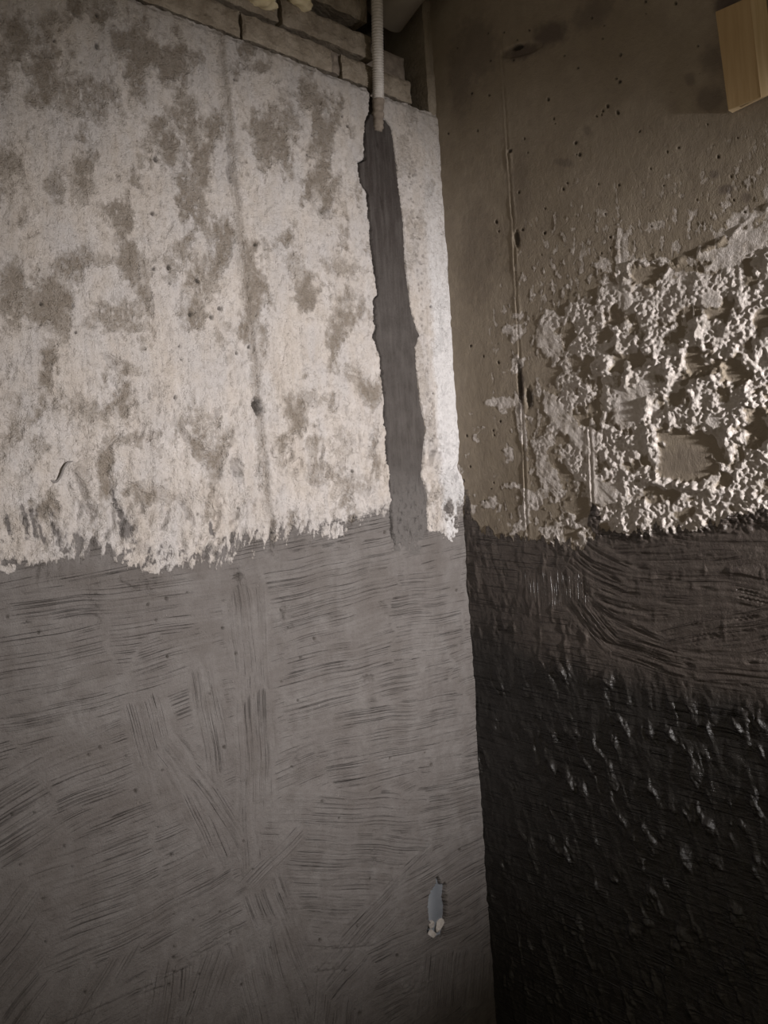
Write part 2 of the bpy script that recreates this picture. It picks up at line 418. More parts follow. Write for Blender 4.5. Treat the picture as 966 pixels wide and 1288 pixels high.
    ST = [(150, 790, 170, 70, 8, 0, .0048, .0005), (60, 830, 90, 50, 12, .5, .006, .0005), (230, 850, 70, 60, 16, 0, .005, .0005),
          (150, 900, 150, 40, 16, .8, .006, .0006), (430, 740, 110, 60, 14, 0, .005, .0005), (470, 850, 120, 60, 14, 0, .005, .0006), (540, 770, 50, 60, 8, 0, .005, .0005),
          (80, 990, 150, 60, 27, -.9, .006, .0007), (150, 960, 90, 40, 20, 0, .005, .0006),
          (500, 930, 100, 55, 10, 0, .0055, .0007), (570, 1000, 50, 60, 12, 0, .006, .0006),
          (45, 1180, 130, 70, 52, 0, .012, .0006), (110, 1230, 120, 40, 58, 0, .012, .0005),
          (180, 1105, 150, 72, 24, .6, .0068, .0010), (250, 1060, 60, 45, 22, 0, .006, .0008),
          (200, 940, 70, 34, -74, 0, .0055, .0008), (245, 1000, 90, 26, -62, -1.2, .0055, .0009), (285, 1020, 90, 18, -58, -1.6, .006, .0010),
          (265, 900, 80, 22, -80, 0, .006, .0007),
          (320, 850, 130, 24, -86, 0, .0052, .0010), (322, 980, 120, 26, -88, 0, .0052, .0011), (305, 790, 60, 20, -84, 0, .005, .0009),
          (440, 1030, 100, 40, 0, 0, .0055, .0008), (450, 1090, 110, 50, -3, 0, .0055, .0010), (440, 1160, 95, 40, -2, 0, .0055, .0009),
          (365, 1200, 110, 34, -70, 0, .0060, .0010), (330, 1250, 80, 40, -78, 0, .006, .0008), (430, 1250, 60, 40, 84, 0, .007, .0006),
          (215, 1262, 60, 40, 80, 0, .006, .0010), (270, 1240, 50, 30, 70, 0, .006, .0007),
          (480, 1160, 110, 30, 48, 0, .007, .0007), (560, 1100, 70, 28, 30, 0, .007, .0008), (530, 1210, 75, 45, 26, 0, .007, .0009), (580, 1230, 40, 60, 84, 0, .009, .0006),
          (345, 1080, 60, 14, 45, 0, .007, .0006)]
    for i, (x, y, L, Wd, a, cv, lam, am) in enumerate(ST):
        f.stroke(x, y, L, Wd, a, cv, lam*1.05, am*1.35, 60+i*3, base, groove=1.1, lift=.0008)
    f.inner(3)
    # curled lips of mortar left at the ends of passes
    for i, (x, y, rx, ry, a) in enumerate([(265, 1188, 26, 4, 28), (288, 1180, 5, 9, 10), (210, 1225, 40, 3, 26), (440, 1188, 40, 3, 4), (120, 1265, 60, 3, 24), (190, 1240, 20, 5, 20),
                                          (410, 1215, 20, 5, 8), (520, 1240, 20, 8, 12), (463, 852, 10, 4, 0), (372, 948, 6, 9, 0), (160, 730, 14, 5, -30), (185, 735, 12, 14, 0),
                                          (365, 770, 4, 18, 0), (355, 760, 3, 16, 0), (300, 720, 8, 12, 20), (120, 760, 6, 20, 10), (470, 1075, 4, 14, 5)]):
        w, m = f.blob(x, y, rx, ry, a, .5, .5, .01, i+70); h[w] += .0020*m*(.4+fbm(U[w]/.01, Z[w]/.01, 75, 2)*2)
        w, m = f.blob(x, y+ry*.9+2, rx*.8, max(1.6, ry*.35), a, .5, .5, .01, i+90); h[w] -= .0022*m
    # vertical ripple that carries on below the filled chase
    for x0, y0, x1, y1 in [(492, 640, 512, 900), (536, 640, 545, 960), (345, 690, 352, 800)]:
        uu, za, zb = f.line([(x0, y0), (x1, y1)]); d = (U-uu[None, :]-.002*perlin(Z/.04, 0, 5))/.005
        h += .0010*np.exp(-d*d)*sstep(za, za+.08, Z)*(1-sstep(zb-.02, zb+.02, Z))*perlin(Z/.05, U/.05, 44)*2
    # --- shuttering seam: twin ridge with a groove
    uu, za, zb = f.line([(276, 40), (283, 100), (293, 200), (306, 330), (318, 440), (323, 510), (332, 600), (345, 690)])
    d = U-uu[None, :]-.0012*perlin(Z/.03, 0, 3)
    rng = sstep(za-.01, za+.01, Z)
    vary = .5+.5*sstep(-.3, .3, perlin(Z/.07, 0, 41))
    h += rng*vary*(.0018*np.exp(-((d-.006)/.003)**2)-.0026*np.exp(-(d/.0028)**2)+.0012*np.exp(-((d+.007)/.004)**2)-.001*np.exp(-((d-.016)/.004)**2))
    skim *= 1-.5*rng*np.exp(-(d/.010)**2)
    # --- pits, chips and gouges
    rs = np.random.RandomState(4)
    recess_shade = f.layer('recess_shade')  # shade painted into pits, gouges, chase and hole
    pits = [(123, 19), (122, 58), (68, 52), (196, 200), (193, 268), (321, 308), (194, 338), (213, 336), (249, 353), (240, 395), (266, 399), (276, 388), (53, 382), (220, 500),
            (300, 725), (195, 780), (235, 745), (185, 760), (280, 790), (125, 940), (170, 995), (215, 1075), (90, 1090)]
    pits += [(rs.uniform(5, 560), rs.uniform(30, 680)) for _ in range(26)]+[(rs.uniform(5, 590), rs.uniform(720, 1280)) for _ in range(55)]
    for i, (x, y) in enumerate(pits):
        r = rs.uniform(.8, 1.7) if i > 13 else rs.uniform(1.7, 2.6)
        w, m = f.blob(x, y, r, r*rs.uniform(1, 1.6), rs.uniform(-30, 30), .4, .2, .004, i); h[w] -= .0042*m; recess_shade[w] = np.maximum(recess_shade[w], m*.8)
    for i, (x, y, rx, ry, a, dp) in enumerate([(323, 511, 6, 10, 10, .012), (296, 588, 8, 14, 15, .005), (232, 548, 4, 12, 30, .004), (70, 240, 4, 14, 25, .003), (140, 455, 6, 14, 40, .003),
                                              (235, 645, 4, 18, 25, .004), (110, 640, 14, 6, -35, .004), (100, 610, 4, 22, 25, .004), (410, 268, 10, 9, 0, .004), (402, 262, 4, 6, 0, .003),
                                              (52, 640, 14, 5, -30, .003), (300, 725, 5, 5, 0, .006), (275, 640, 4, 18, 15, .003), (265, 690, 5, 8, 10, .004), (342, 675, 3, 22, 0, .005),
                                              (290, 215, 4, 14, 0, .004), (288, 190, 3, 10, 0, .003), (463, 852, 8, 3, 0, .005), (62, 70, 6, 4, 0, .002), (180, 690, 12, 8, 20, .003),
                                              (356, 765, 2.5, 16, 0, .003), (480, 760, 4, 4, 0, .003)]):
        w, m = f.blob(x, y, rx, ry, a, .4, .6, .007, 130+i); h[w] -= dp*m; recess_shade[w] = np.maximum(recess_shade[w], m*m*min(1, dp*75))
    # --- chase for the conduit
    Lp = [(465, 118), (464, 140), (458, 155), (457, 201), (448, 205), (452, 229), (460, 242), (464, 279), (466, 309), (470, 344), (474, 371), (469, 378), (470, 403), (472, 412), (468, 424),
          (475, 440), (480, 482), (482, 539), (483, 564), (487, 589), (488, 624), (492, 673), (493, 700)]
    Rp = [(482, 118), (482, 145), (493, 162), (497, 192), (502, 242), (507, 279), (509, 329), (514, 366), (517, 393), (525, 416), (528, 422), (522, 437), (524, 472), (529, 509),
          (535, 539), (532, 569), (529, 599), (537, 621), (537, 648), (538, 700)]
    ul, za, zb = f.line(Lp); ur, _, _ = f.line(Rp)
    jl = .0022*fbm(z/.012, z*0, 51, 3)+.0016*perlin(z/.004, z*0, 52); jr = .0022*fbm(z/.012, z*0+3, 53, 3)+.0018*perlin(z/.005, z*0+7, 54)
    ul = ul+jl; ur = ur+jr
    inside = sstep(-.0004, .0016, ul[None, :]-U)*sstep(-.0004, .0016, U-ur[None, :])
    fade = sstep(px(500, 690)[1], px(500, 640)[1], Z)
    # chipped rim: pale broken edges to the right of the chase
    rim = np.exp(-((ur[None, :]-U)/.012)**2)*(U < ur[None, :])*fade
    h += rim*.0016*fbm(U/.008, Z/.009, 55, 2)
    rim = np.exp(-((U-ul[None, :])/.008)**2)*(U > ul[None, :])*fade
    h += rim*(.0012*fbm(U/.006, Z/.008, 56, 2)+.0006)
    skim[:] = np.maximum(skim, .6*rim)
    h[:] = h*(1-inside*fade)+inside*fade*(-.020)
    recess_shade[:] = np.maximum(recess_shade, .8*inside*fade)  # shade of the gap beside the fill, put into the colour
    # --- smooth white plaster between chase and corner, small row of air holes next to it
    wh = sstep(.085, .045, U+.010*fbm(U/.02, Z/.05, 57, 3))*sstep(px(560, 150)[1]+.2, px(560, 520)[1], Z)*up
    f.A['white'] = wh*.95
    for i in range(70):
        y = rs.uniform(200, 640); x = 512+(y-200)*.085+abs(rs.normal(0, 6)); r = rs.uniform(.8, 1.7)
        w, m = f.blob(x, y, r, r*1.3, 0, .5, 0, .01, i)
        if m.size: h[w] -= .002*m; recess_shade[w] = np.maximum(recess_shade[w], .4*m)
    for i, (x, y, rx, ry, a) in enumerate([(541, 565, 4, 10, 0), (545, 622, 6, 4, 10), (540, 575, 3, 14, -15), (553, 600, 4, 8, 0), (538, 530, 3, 5, 0)]):
        w, m = f.blob(x, y, rx, ry, a, .5, .6, .006, i); h[w] -= .004*m; recess_shade[w] = np.maximum(recess_shade[w], .12*m)
    # --- knocked-out hole low on the wall
    hole = np.zeros_like(U)
    for x, y, rx, ry, a in [(550, 1143, 11, 25, 2), (552, 1122, 8, 10, 0), (551, 1110, 2.5, 7, 10), (548, 1170, 10, 9, -10), (559, 1116, 2, 6, 0)]:
        w, m = f.blob(x, y, rx, ry, a, .12, .18, .006, 9); hole[w] = np.maximum(hole[w], m)
    h[:] = h*(1-hole)-.030*hole; recess_shade[:] = np.maximum(recess_shade, hole*.6)
    # --- fade to damp patches in the coat
    damp_shade = f.layer('damp_shade')
    damp_shade += .55*sstep(.05, .45, fbm(U/.09, Z/.07, 61, 3))
    for i, (x, y, rx, ry, a) in enumerate([(90, 945, 60, 18, -10), (150, 1010, 40, 16, 15), (310, 745, 30, 18, 0), (180, 735, 30, 25, 0), (10, 840, 8, 30, 0), (470, 750, 20, 40, 0),
                                          (545, 700, 10, 30, 0), (110, 730, 40, 14, 0), (570, 1150, 40, 60, 0), (60, 1080, 20, 60, -30)]):
        w, m = f.blob(x, y, rx, ry, a, .8, .6, .03, i+7); damp_shade[w] = np.maximum(damp_shade[w], .75*m)
    # ragged lip where the coat turns into the corner
    cr = np.exp(-(U/.014)**2)*coat
    h += cr*(.0022*fbm(U/.02, Z/.022, 63, 3)+.001)
    f.A['tone'] = np.clip(f.tone, -1, 1)
    nearcorner = (U < ur[None, :]-.002)
    skim[:] = np.where(nearcorner, np.maximum(skim, .72), skim)
    f.A['skim'] = np.clip(skim, 0, 1)
    # ledge: crumbling top edge
    top = sstep(ZT-.012, ZT, Z); h -= top*(.006+.006*fbm(U/.02, Z/.02, 64, 2))
    # close the top with a ledge running back under the blocks
    P = np.stack([-U, -h, Z], -1)
    P[:, -1, 2] += .003*fbm(u/.03, u*0, 65, 3)
    back = P[:, -1:, :].copy(); back[..., 1] = .13; back[..., 2] += .001
    P = np.concatenate([P, back], 1)
    attrs = {k: np.concatenate([v, v[:, -1:]], 1) for k, v in f.A.items()}
    o = grid_mesh('wall_left', P, M_LEFT, attrs, flip=False)
    struct(o, 'pale patchy concrete wall with a grey waterproof coat below', 'wall')
    return o, f, ul, ur

wall_left, FL, UL, UR = build_left_wall()

# mortar packed into the chase around the conduit
def build_fill():
    z0, z1 = wl(515, 698)[1], wl(474, 146)[1]
    z = np.arange(z0, z1, .0016); n = 56
    ul = np.interp(z, FL.z, UL); ur = np.interp(z, FL.z, UR)
    k = np.linspace(0, 1, n)[:, None]
    gap = .0030+.0050*np.clip(fbm(z/.035, z*0, 71, 3)+.12, 0, 1)
    U = (ul-gap)[None, :]*(1-k)+(ur-.0004)[None, :]*k; Z = np.broadcast_to(z[None, :], U.shape)
    edge = np.minimum(k, 1-k)
    low = sstep(wl(500, 585)[1], wl(500, 640)[1], Z)
    top = sstep(wl(475, 215)[1], wl(475, 165)[1], Z)
    d = -.0016+.0016*fbm(U/.03, Z/.09, 72, 2)+.0005*perlin(U/.005, Z/.08, 73)+.0030*(1-sstep(0, .30, k))+.0008*fbm(U/.007, Z/.010, 80, 2)-.010*(1-sstep(0, .025, k))
    d = d+low*(.0020+.0026*fbm(U/.008, Z/.014, 74, 3)-.0050*sstep(.25, .5, perlin(U/.006, Z/.016, 75)))
    d = d-top*.0015+.0012*fbm(U/.012, Z/.02, 76, 3)*(.35+.65*top)
    d = d-.004*np.exp(-((k-.42)/.03)**2)*sstep(.1, .4, perlin(Z/.06, U*0, 77))*sstep(wl(480, 300)[1], wl(480, 240)[1], Z)
    fade = sstep(z0, z0+.03, Z)
    d = d*fade-(1-fade)*.0005
    P = np.stack([-U, -d, Z], -1)
    coat = sstep(wl(500, 560)[1], wl(500, 650)[1], Z+.03*fbm(U/.02, Z/.03, 78, 3))
    damp_shade = sstep(wl(480, 420)[1], wl(480, 250)[1], Z)*(.75+.25*sstep(-.2, .3, fbm(U/.03, Z/.05, 79, 2)))  # light falling off towards the top, painted as a darker tone
    o = grid_mesh('mortar_fill', P, M_FILL, {'coat': coat, 'damp_shade': damp_shade}, wall_left, flip=True)
    o['label'] = 'dark mortar filling the vertical conduit chase'
build_fill()

# ------------------------------------------------------------------ right wall
def build_right_wall():
    u = np.concatenate([np.arange(-.02, .72, .0020), np.arange(.72, 1.10, .0065), np.arange(1.10, 2.43, .03)])
    z = spaced(.14, 2.52, .0018, 0, 2.80)
    z = z[z <= 2.80]
    f = Field(u, z, wr); U, Z = f.U, f.Z; h = f.h
    hb = f.height_of([(560, 655), (590, 650), (610, 668), (660, 676), (700, 682), (735, 684), (760, 664), (790, 668), (830, 668), (870, 664), (920, 652), (966, 640), (1300, 600)])[:, None]
    rag = fbm(U/.016, Z/.04, 111, 4)*.028+fbm(U/.006, Z/.02, 112, 2)*.008
    coat = sstep(-.004, .005, hb-Z+rag)
    w, m = f.blob(748, 652, 7, 18, 0, .4, .6, .012, 1); coat[w] = np.maximum(coat[w], m)
    w, m = f.blob(588, 645, 5, 26, 4, .5, .6, .012, 2); coat[w] = np.maximum(coat[w], .8*m)
    f.A['coat'] = coat; up = 1-coat
    # thrown-on plaster: thick to the right, thin scabs towards the corner
    dg = f.height_of([(600, 520), (640, 395), (690, 350), (760, 330), (850, 322), (900, 305), (966, 262), (1200, 180)])[:, None]
    dep = dg-Z
    right = sstep(wr(650, 500)[0], wr(800, 500)[0], U)
    zone = sstep(-.05, .10, dep)*(.25+.75*right)
    big = fbm(U/.060, Z/.050, 113, 3)
    cov = sstep(-.20, .05, big+.55*zone-.42+.15*fbm(U/.012, Z/.012, 114, 2))*sstep(-.09, .03, dep)
    # scattered thin flecks above the diagonal
    fl = sstep(.12, .34, fbm(U/.014, Z/.026, 115, 3)+.22*sstep(.22, .0, -dep)*sstep(.10, .3, U)-.14)*sstep(-.30, -.02, dep)*sstep(.03, .10, U)
    cov = np.maximum(cov, .55*fl)
    hollows = [(792, 455, 24, 16, 20), (880, 452, 20, 18, 0), (812, 345, 22, 12, 15), (905, 395, 18, 8, 0), (950, 535, 18, 20, 0), (925, 470, 16, 16, 0), (700, 590, 20, 10, -40),
               (690, 470, 18, 12, 0), (780, 395, 16, 14, 30), (715, 420, 10, 16, 0), (760, 420, 10, 10, 0), (850, 500, 12, 10, 0), (620, 560, 18, 40, 0), (905, 605, 16, 10, 0), (745, 530, 14, 10, 0),
               (730, 640, 22, 14, 0), (600, 470, 12, 60, 0), (650, 590, 10, 20, 0), (960, 400, 10, 14, 0), (835, 620, 22, 10, 0)]
    hol = np.zeros_like(U)
    for i, (x, y, rx, ry, a) in enumerate(hollows):
        w, m = f.blob(x, y, rx, ry, a, .3, 1.1, .024, 20+i); cov[w] *= 1-m; hol[w] = np.maximum(hol[w], m)
    # smooth flattened smears of plaster
    flat = np.zeros_like(U)
    for i, (x, y, rx, ry, a) in enumerate([(935, 310, 55, 14, 33), (900, 320, 26, 7, 15), (800, 500, 26, 44, -25), (785, 345, 10, 60, 4), (895, 378, 14, 10, 0), (725, 545, 10, 40, 35), (690, 430, 14, 24, 30),
                                          (760, 620, 26, 16, 0), (700, 520, 12, 30, 30), (690, 600, 12, 26, 30), (900, 530, 12, 10, 0), (890, 600, 20, 14, 60), (745, 580, 8, 50, 0), (655, 530, 6, 40, 8)]):
        w, m = f.blob(x, y, rx, ry, a, .15, .4, .014, 60+i); flat[w] = np.maximum(flat[w], m)
    w, m = f.blob(862, 575, 46, 36, 10, .10, .55, .024, 141); cov[w] *= 1-m; flat[w] *= 1-m
    cov = np.maximum(cov, flat*(.55+.35*sstep(-.2, .3, fbm(U/.03, Z/.03, 131, 2))))
    f.A['plaster'] = np.clip(cov*up, 0, 1)
    keep = 1-sstep(-.005, .055, hb-Z+.02*fbm(U/.02, Z/.03, 127, 2)); cov = cov*keep; flat = flat*keep
    # relief
    h += .0030*perlin(U/.3, Z/.35, 101)+.0008*fbm(U/.08, Z/.08, 102, 2)
    h += .00022*fbm(U/.012, Z/.02, 103, 2)*up
    deep = .0012+.0040*right*sstep(0, .12, dep)
    lum = fbm(U/.034, Z/.030, 104, 2); l2 = fbm(U/.014, Z/.012, 105, 2); l3 = perlin(U/.0065, Z/.0065, 106)
    gm = sstep(-.25, .3, fbm(U/.045, Z/.05, 128, 2))
    rough = .62+1.0*lum+.70*gm*(.5-2.2*np.abs(l2))+(.42-.15*gm)*l3+.25*perlin(U/.010, Z/.009, 129)
    h += cov*(1-flat)*deep*np.clip(rough, -.1, 2.2)-.0008*hol*keep*right
    h += flat*(deep*.7+.0010*fbm(U/.02, Z/.03, 107, 2)+.0003*perlin((U+Z)/.004, (U-Z)/.05, 108))
    # raised lips round the hollows
    for i, (x, y, rx, ry, a) in enumerate([(792, 455, 30, 21, 20), (880, 455, 26, 24, 0), (950, 535, 24, 26, 0), (925, 470, 22, 22, 0), (812, 345, 28, 16, 15)]):
        w, m = f.blob(x, y, rx, ry, a, .35, .75, .022, 20+i)
        h[w] += .0030*(4*m*(1-m))*up[w]*np.clip(.85+l2[w]*1.2, .45, 1.4)*sstep(0, .2, U[w])
    for i, (x, y, rx, ry, a) in enumerate([(822, 562, 7, 28, 8), (838, 608, 30, 7, -12), (880, 612, 22, 6, -4), (918, 560, 6, 20, 0), (790, 470, 5, 16, 0), (843, 470, 6, 14, 10), (815, 515, 5, 16, -20), (873, 420, 12, 5, 20), (965, 330, 10, 7, 40)]):
        w, m = f.blob(x, y, rx, ry, a, .5, .7, .012, i+150)
        h[w] += .0065*m*up[w]*(.7+.8*l2[w]); f.A['plaster'][w] = np.maximum(f.A['plaster'][w], m*up[w])
    # long trowel edge running up to the right
    q = np.array([wr(860, 328), wr(905, 305), wr(966, 262), wr(1100, 190)])
    zz = np.interp(U[:, :1], q[:, 0], q[:, 1]); d = (Z-zz)/.006
    h += .0035*np.exp(-d*d)*(U > wr(850, 320)[0])*sstep(-.3, .2, perlin(U/.03, Z/.03, 109))
    # shuttering seams
    for pts, amp in [([(627, -20), (632, 80), (645, 280), (650, 400), (656, 500), (664, 690)], .6), ([(738, 500), (744, 560), (748, 690)], .6), ([(781, 300), (783, 420)], .6)]:
        uu, za, zb = f.line(pts); d = U-uu[None, :]-.001*perlin(Z/.02, 0, 110)
        rg = sstep(za-.005, za+.01, Z)*(1-sstep(zb-.01, zb+.005, Z))*up
        v = .4+.9*sstep(-.2, .4, perlin(Z/.05, U*0, 116))
        h += rg*amp*v*(.0016*np.exp(-((d+.004)/.0025)**2)-.0016*np.exp(-(d/.002)**2)+.001*np.exp(-((d-.006)/.003)**2))
    # coat relief: brushed arcs above, dragged vertical lumps below
    h += coat*.0008
    zc = sstep(wr(800, 880)[1], wr(800, 820)[1], Z+.10*(U-.4)+.02*fbm(U/.06, Z/.06, 117, 2))   # 1 in the brushed band
    nearc = sstep(.20, .08, U+.03*fbm(U/.05, Z/.05, 118, 2))
    drip = fbm(U/.020, Z/.050, 119, 3); d2 = fbm(U/.008, Z/.022, 120, 2)
    lump = (1-zc)*(1-.35*nearc)+.5*zc*nearc
    spot = sstep(-.05, .45, fbm(U/.055, Z/.075, 124, 2)+.10*right)
    h += coat*lump*(.0200*np.clip(fbm((U+.25*Z)/.024+.4*drip, Z/.060, 125, 4)-.0, 0, 1)*(.25+.75*spot)+.0022*np.clip(drip, -.25, 1)+.0007*d2+.0007*perlin(Z/.0045, U/.05, 121)*sstep(0, .3, fbm(U/.05, Z/.05, 126, 1)))
    h += coat*(1-lump)*(.0016*fbm(U/.045, Z/.03, 122, 3)+.006*np.clip(fbm(U/.022, Z/.05, 132, 3)-.15, 0, 1))
    ST = [(850, 700, 110, 22, 4, .6, .0052, .0010), (860, 745, 130, 36, -4, -.8, .0062, .0013), (755, 715, 40, 30, -30, 3.0, .006, .0011), (800, 780, 90, 30, -8, 2.0, .006, .0012),
          (900, 800, 110, 34, 9, 0, .0058, .0012), (780, 800, 60, 24, -28, 2.5, .0062, .0013), (860, 835, 120, 24, -12, .8, .006, .0013), (930, 850, 70, 18, -4, 0, .0055, .0010),
          (745, 780, 40, 18, -52, 3, .006, .0011), (700, 740, 26, 50, -86, 0, .008, .0004), (900, 680, 80, 14, -2, 0, .005, .0010), (880, 755, 50, 14, -2, -1, .008, .0006)]
    cov2 = coat
    for i, a in enumerate(ST):
        f.stroke(*a[:5], a[5], a[6], a[7]*3.0, 200+i*3, cov2, lift=.0008, groove=.7, level=.65)
    f.inner(5)
    # upper bare concrete: pits, damp and dark marks
    recess_shade = f.layer('recess_shade'); damp_shade = f.layer('damp_shade')
    rs = np.random.RandomState(9)
    pits = [(812, 2), (850, 4), (781, 69), (780, 103), (690, 125), (765, 134), (778, 142), (642, 190), (709, 238), (730, 195), (725, 180), (624, 279), (685, 293), (903, 197)]
    pits += [(rs.uniform(560, 960), rs.uniform(5, 330)) for _ in range(60)]+[(rs.uniform(570, 640), rs.uniform(330, 640)) for _ in range(14)]
    for i, (x, y) in enumerate(pits):
        r = rs.uniform(1.1, 1.9) if i < 14 else rs.uniform(.6, 1.2)
        w, m = f.blob(x, y, r, r*1.4, rs.uniform(-40, 20), .4, .2, .004, i)
        if m.size: h[w] -= .003*m; recess_shade[w] = np.maximum(recess_shade[w], m*.9)
    for i, (x, y, rx, ry, a, v) in enumerate([(656, 65, 24, 9, 16, .8), (692, 42, 22, 14, 20, .75), (745, 18, 28, 16, 35, .45), (893, 125, 16, 16, 0, .5), (895, 75, 14, 18, 0, .4), (868, 100, 6, 8, 0, .4),
                                             (915, 2, 18, 12, 25, .95), (912, 238, 9, 6, 10, .6), (898, 219, 6, 5, 0, .5), (938, 248, 6, 6, 0, .5), (710, 205, 12, 5, -10, .4), (740, 165, 5, 8, 30, .4),  # first entry darkens the wall above the board
                                             (600, 320, 22, 60, 0, .25), (600, 60, 24, 40, 0, .45), (655, 490, 4, 26, 0, .7), (580, 90, 16, 50, 0, .4), (655, 240, 12, 50, 0, .25), (862, 580, 30, 18, 0, .3)]):
        w, m = f.blob(x, y, rx, ry, a, .45, .45, .016, i+160); damp_shade[w] = np.maximum(damp_shade[w], v*m)
    w, m = f.blob(655, 62, 27, 8, 16, .15, .15, .01, 5); h[w] -= .0022*m          # shallow recess left by a batten
    w, m = f.blob(650, 59, 7, 3, 20, .3, .3, .006, 6); h[w] -= .006*m; recess_shade[w] = np.maximum(recess_shade[w], m)
    for i, (x, y, rx, ry) in enumerate([(653, 480, 2.5, 24), (650, 300, 3, 10), (665, 500, 4, 12)]):
        w, m = f.blob(x, y, rx, ry, 4, .4, .4, .006, i+9); h[w] -= .004*m; recess_shade[w] = np.maximum(recess_shade[w], m*.8)
    f.A['deep'] = np.clip((1-zc)+.8*nearc, 0, 1)*sstep(wr(600, 700)[1], wr(600, 850)[1], Z)  # mask for the darker coat colour, rising towards the bottom
    P = np.stack([-h, -U, Z], -1)
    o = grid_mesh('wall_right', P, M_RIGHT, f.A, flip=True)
    struct(o, 'brown concrete wall with rough plaster and a black glossy coat', 'wall')
    return o
wall_right = build_right_wall()

# ------------------------------------------------------------------ floor, ceiling
def box(name, lo, hi, mat, parent=None, bevel=0.0):
    bm = bmesh.new(); bmesh.ops.create_cube(bm, size=1)
    for v in bm.verts:
        v.co = Vector([(lo[i]+hi[i])/2+v.co[i]*(hi[i]-lo[i]) for i in range(3)])
    if bevel: bmesh.ops.bevel(bm, geom=bm.edges[:], offset=bevel, segments=2, affect='EDGES', profile=.6)
    me = bpy.data.meshes.new(name); bm.to_mesh(me); bm.free(); me.materials.append(mat)
    return link(bpy.data.objects.new(name, me), parent)
struct(box('floor', (-2.6, -2.6, -.10), (.12, .12, 0.0), M_FLOOR), 'bare grey concrete floor slab', 'floor')
struct(box('ceiling', (-2.6, -2.6, 2.80), (.12, .25, 2.92), M_CEIL), 'bare concrete ceiling slab', 'ceiling')

# ------------------------------------------------------------------ block courses on top of the left wall
def rough_block(name, x0, x1, z0, z1, y0, y1, mat, seed, parent, nx=44, nz=14, amp=.0050, skew=0.0):
    """solid block: rough rounded front, plain sides and back"""
    xs = np.linspace(x0, x1, nx); zs = np.linspace(z0, z1, nz)
    X, Zz = np.meshgrid(xs, zs, indexing='ij')
    ex = np.minimum(X-x0, x1-X); ez = np.minimum(Zz-z0, z1-Zz); e = np.minimum(ex, ez)
    Y = y0-amp*fbm(X/.02, Zz/.02, seed, 3)+.004*(1-sstep(0, .006, e))
    jx = .003*fbm(X/.03, Zz/.03, seed+1, 2); jz = .003*fbm(X/.03, Zz/.03, seed+2, 2)
    X = X+jx; Zz = Zz+jz+skew*(X-x0)
    front = np.stack([X, Y, Zz], -1).reshape(-1, 3)
    n = nx*nz; V = [tuple(p) for p in front]; Fc = []
    for i in range(nx-1):
        for j in range(nz-1):
            Fc.append((i*nz+j, (i+1)*nz+j, (i+1)*nz+j+1, i*nz+j+1))
    ring = [(i, 0) for i in range(nx)]+[(nx-1, j) for j in range(1, nz)]+[(i, nz-1) for i in range(nx-2, -1, -1)]+[(0, j) for j in range(nz-2, 0, -1)]
    for i, j in ring: p = front[i*nz+j]; V.append((p[0], y1, p[2]))
    R = len(ring)
    for k in range(R):
        a = ring[k]; b = ring[(k+1) % R]
        Fc.append((b[0]*nz+b[1], a[0]*nz+a[1], n+k, n+(k+1) % R))
    Fc.append(tuple(n+k for k in range(R-1, -1, -1)))
    return mesh_obj(name, V, Fc, mat, parent, smooth=False)
HC = wl(300, 8)[1]-ZT                     # course height
xb = lambda x, y: -wl(x, y)[0]
J = .008
zc1 = ZT+HC; zc2 = zc1+HC
c1 = [-2.3, -1.93, -1.53, -1.13, -.73 if False else xb(306, 35)-.335, xb(306, 35)-J, ]
# first course (sits on the ledge): joints seen at 306 and 425
j1 = [xb(306, 35), xb(422, 72), xb(523, 100)]
rs = random.Random(3)
def course(zb, zt, joints, y, seed):
    for i in range(len(joints)-1):
        a, b = joints[i], joints[i+1]
        rough_block('brick', a+J/2, b-J/2, zb+.005+rs.uniform(0, .003), zt-.004, y+rs.uniform(-.002, .003), .125, M_BRICK, seed+i*5, wall_left)
LB = j1[1]-j1[0]
course(ZT, zc1, [j1[0]-5*LB, j1[0]-4*LB, j1[0]-3*LB, j1[0]-2*LB, j1[0]-LB, j1[0], j1[1]], .003, 300)
course(ZT, zc1, [j1[1]+.022, xb(522, 100)], .006, 340)
j2 = xb(355, 15)
course(zc1, zc2, [j2-5*LB, j2-4*LB, j2-3*LB, j2-2*LB, j2-LB, j2, xb(470, 30)], .004, 360)
# mortar plug squeezed into the open joint, and mortar bed in the joints behind the faces
rough_block('mortar_plug', j1[1]+.001, j1[1]+.021, ZT+.012, zc1-.004, .010, .10, M_MORTAR, 400, wall_left, 8, 12, .004)
rough_block('mortar_bed', j1[0]-5*LB, xb(523, 100), ZT+.001, zc2, .028, .118, M_MORTAR, 410, wall_left, 60, 16, .003)
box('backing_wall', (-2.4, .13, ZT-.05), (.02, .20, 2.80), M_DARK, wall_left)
# wall strip in the corner beyond the dark slot
rough_block('corner_strip', xb(539.5, 100), .02, ZT-.004, 2.79, .002, .128, M_CORNER, 420, wall_left, 10, 60, .003)
# upper courses out of view
course(zc2+.02, 2.78, [j2-5.5*LB, j2-4.5*LB, j2-3.5*LB, j2-2.5*LB, j2-1.5*LB, j2-.5*LB, xb(466, -20)], .01, 430)

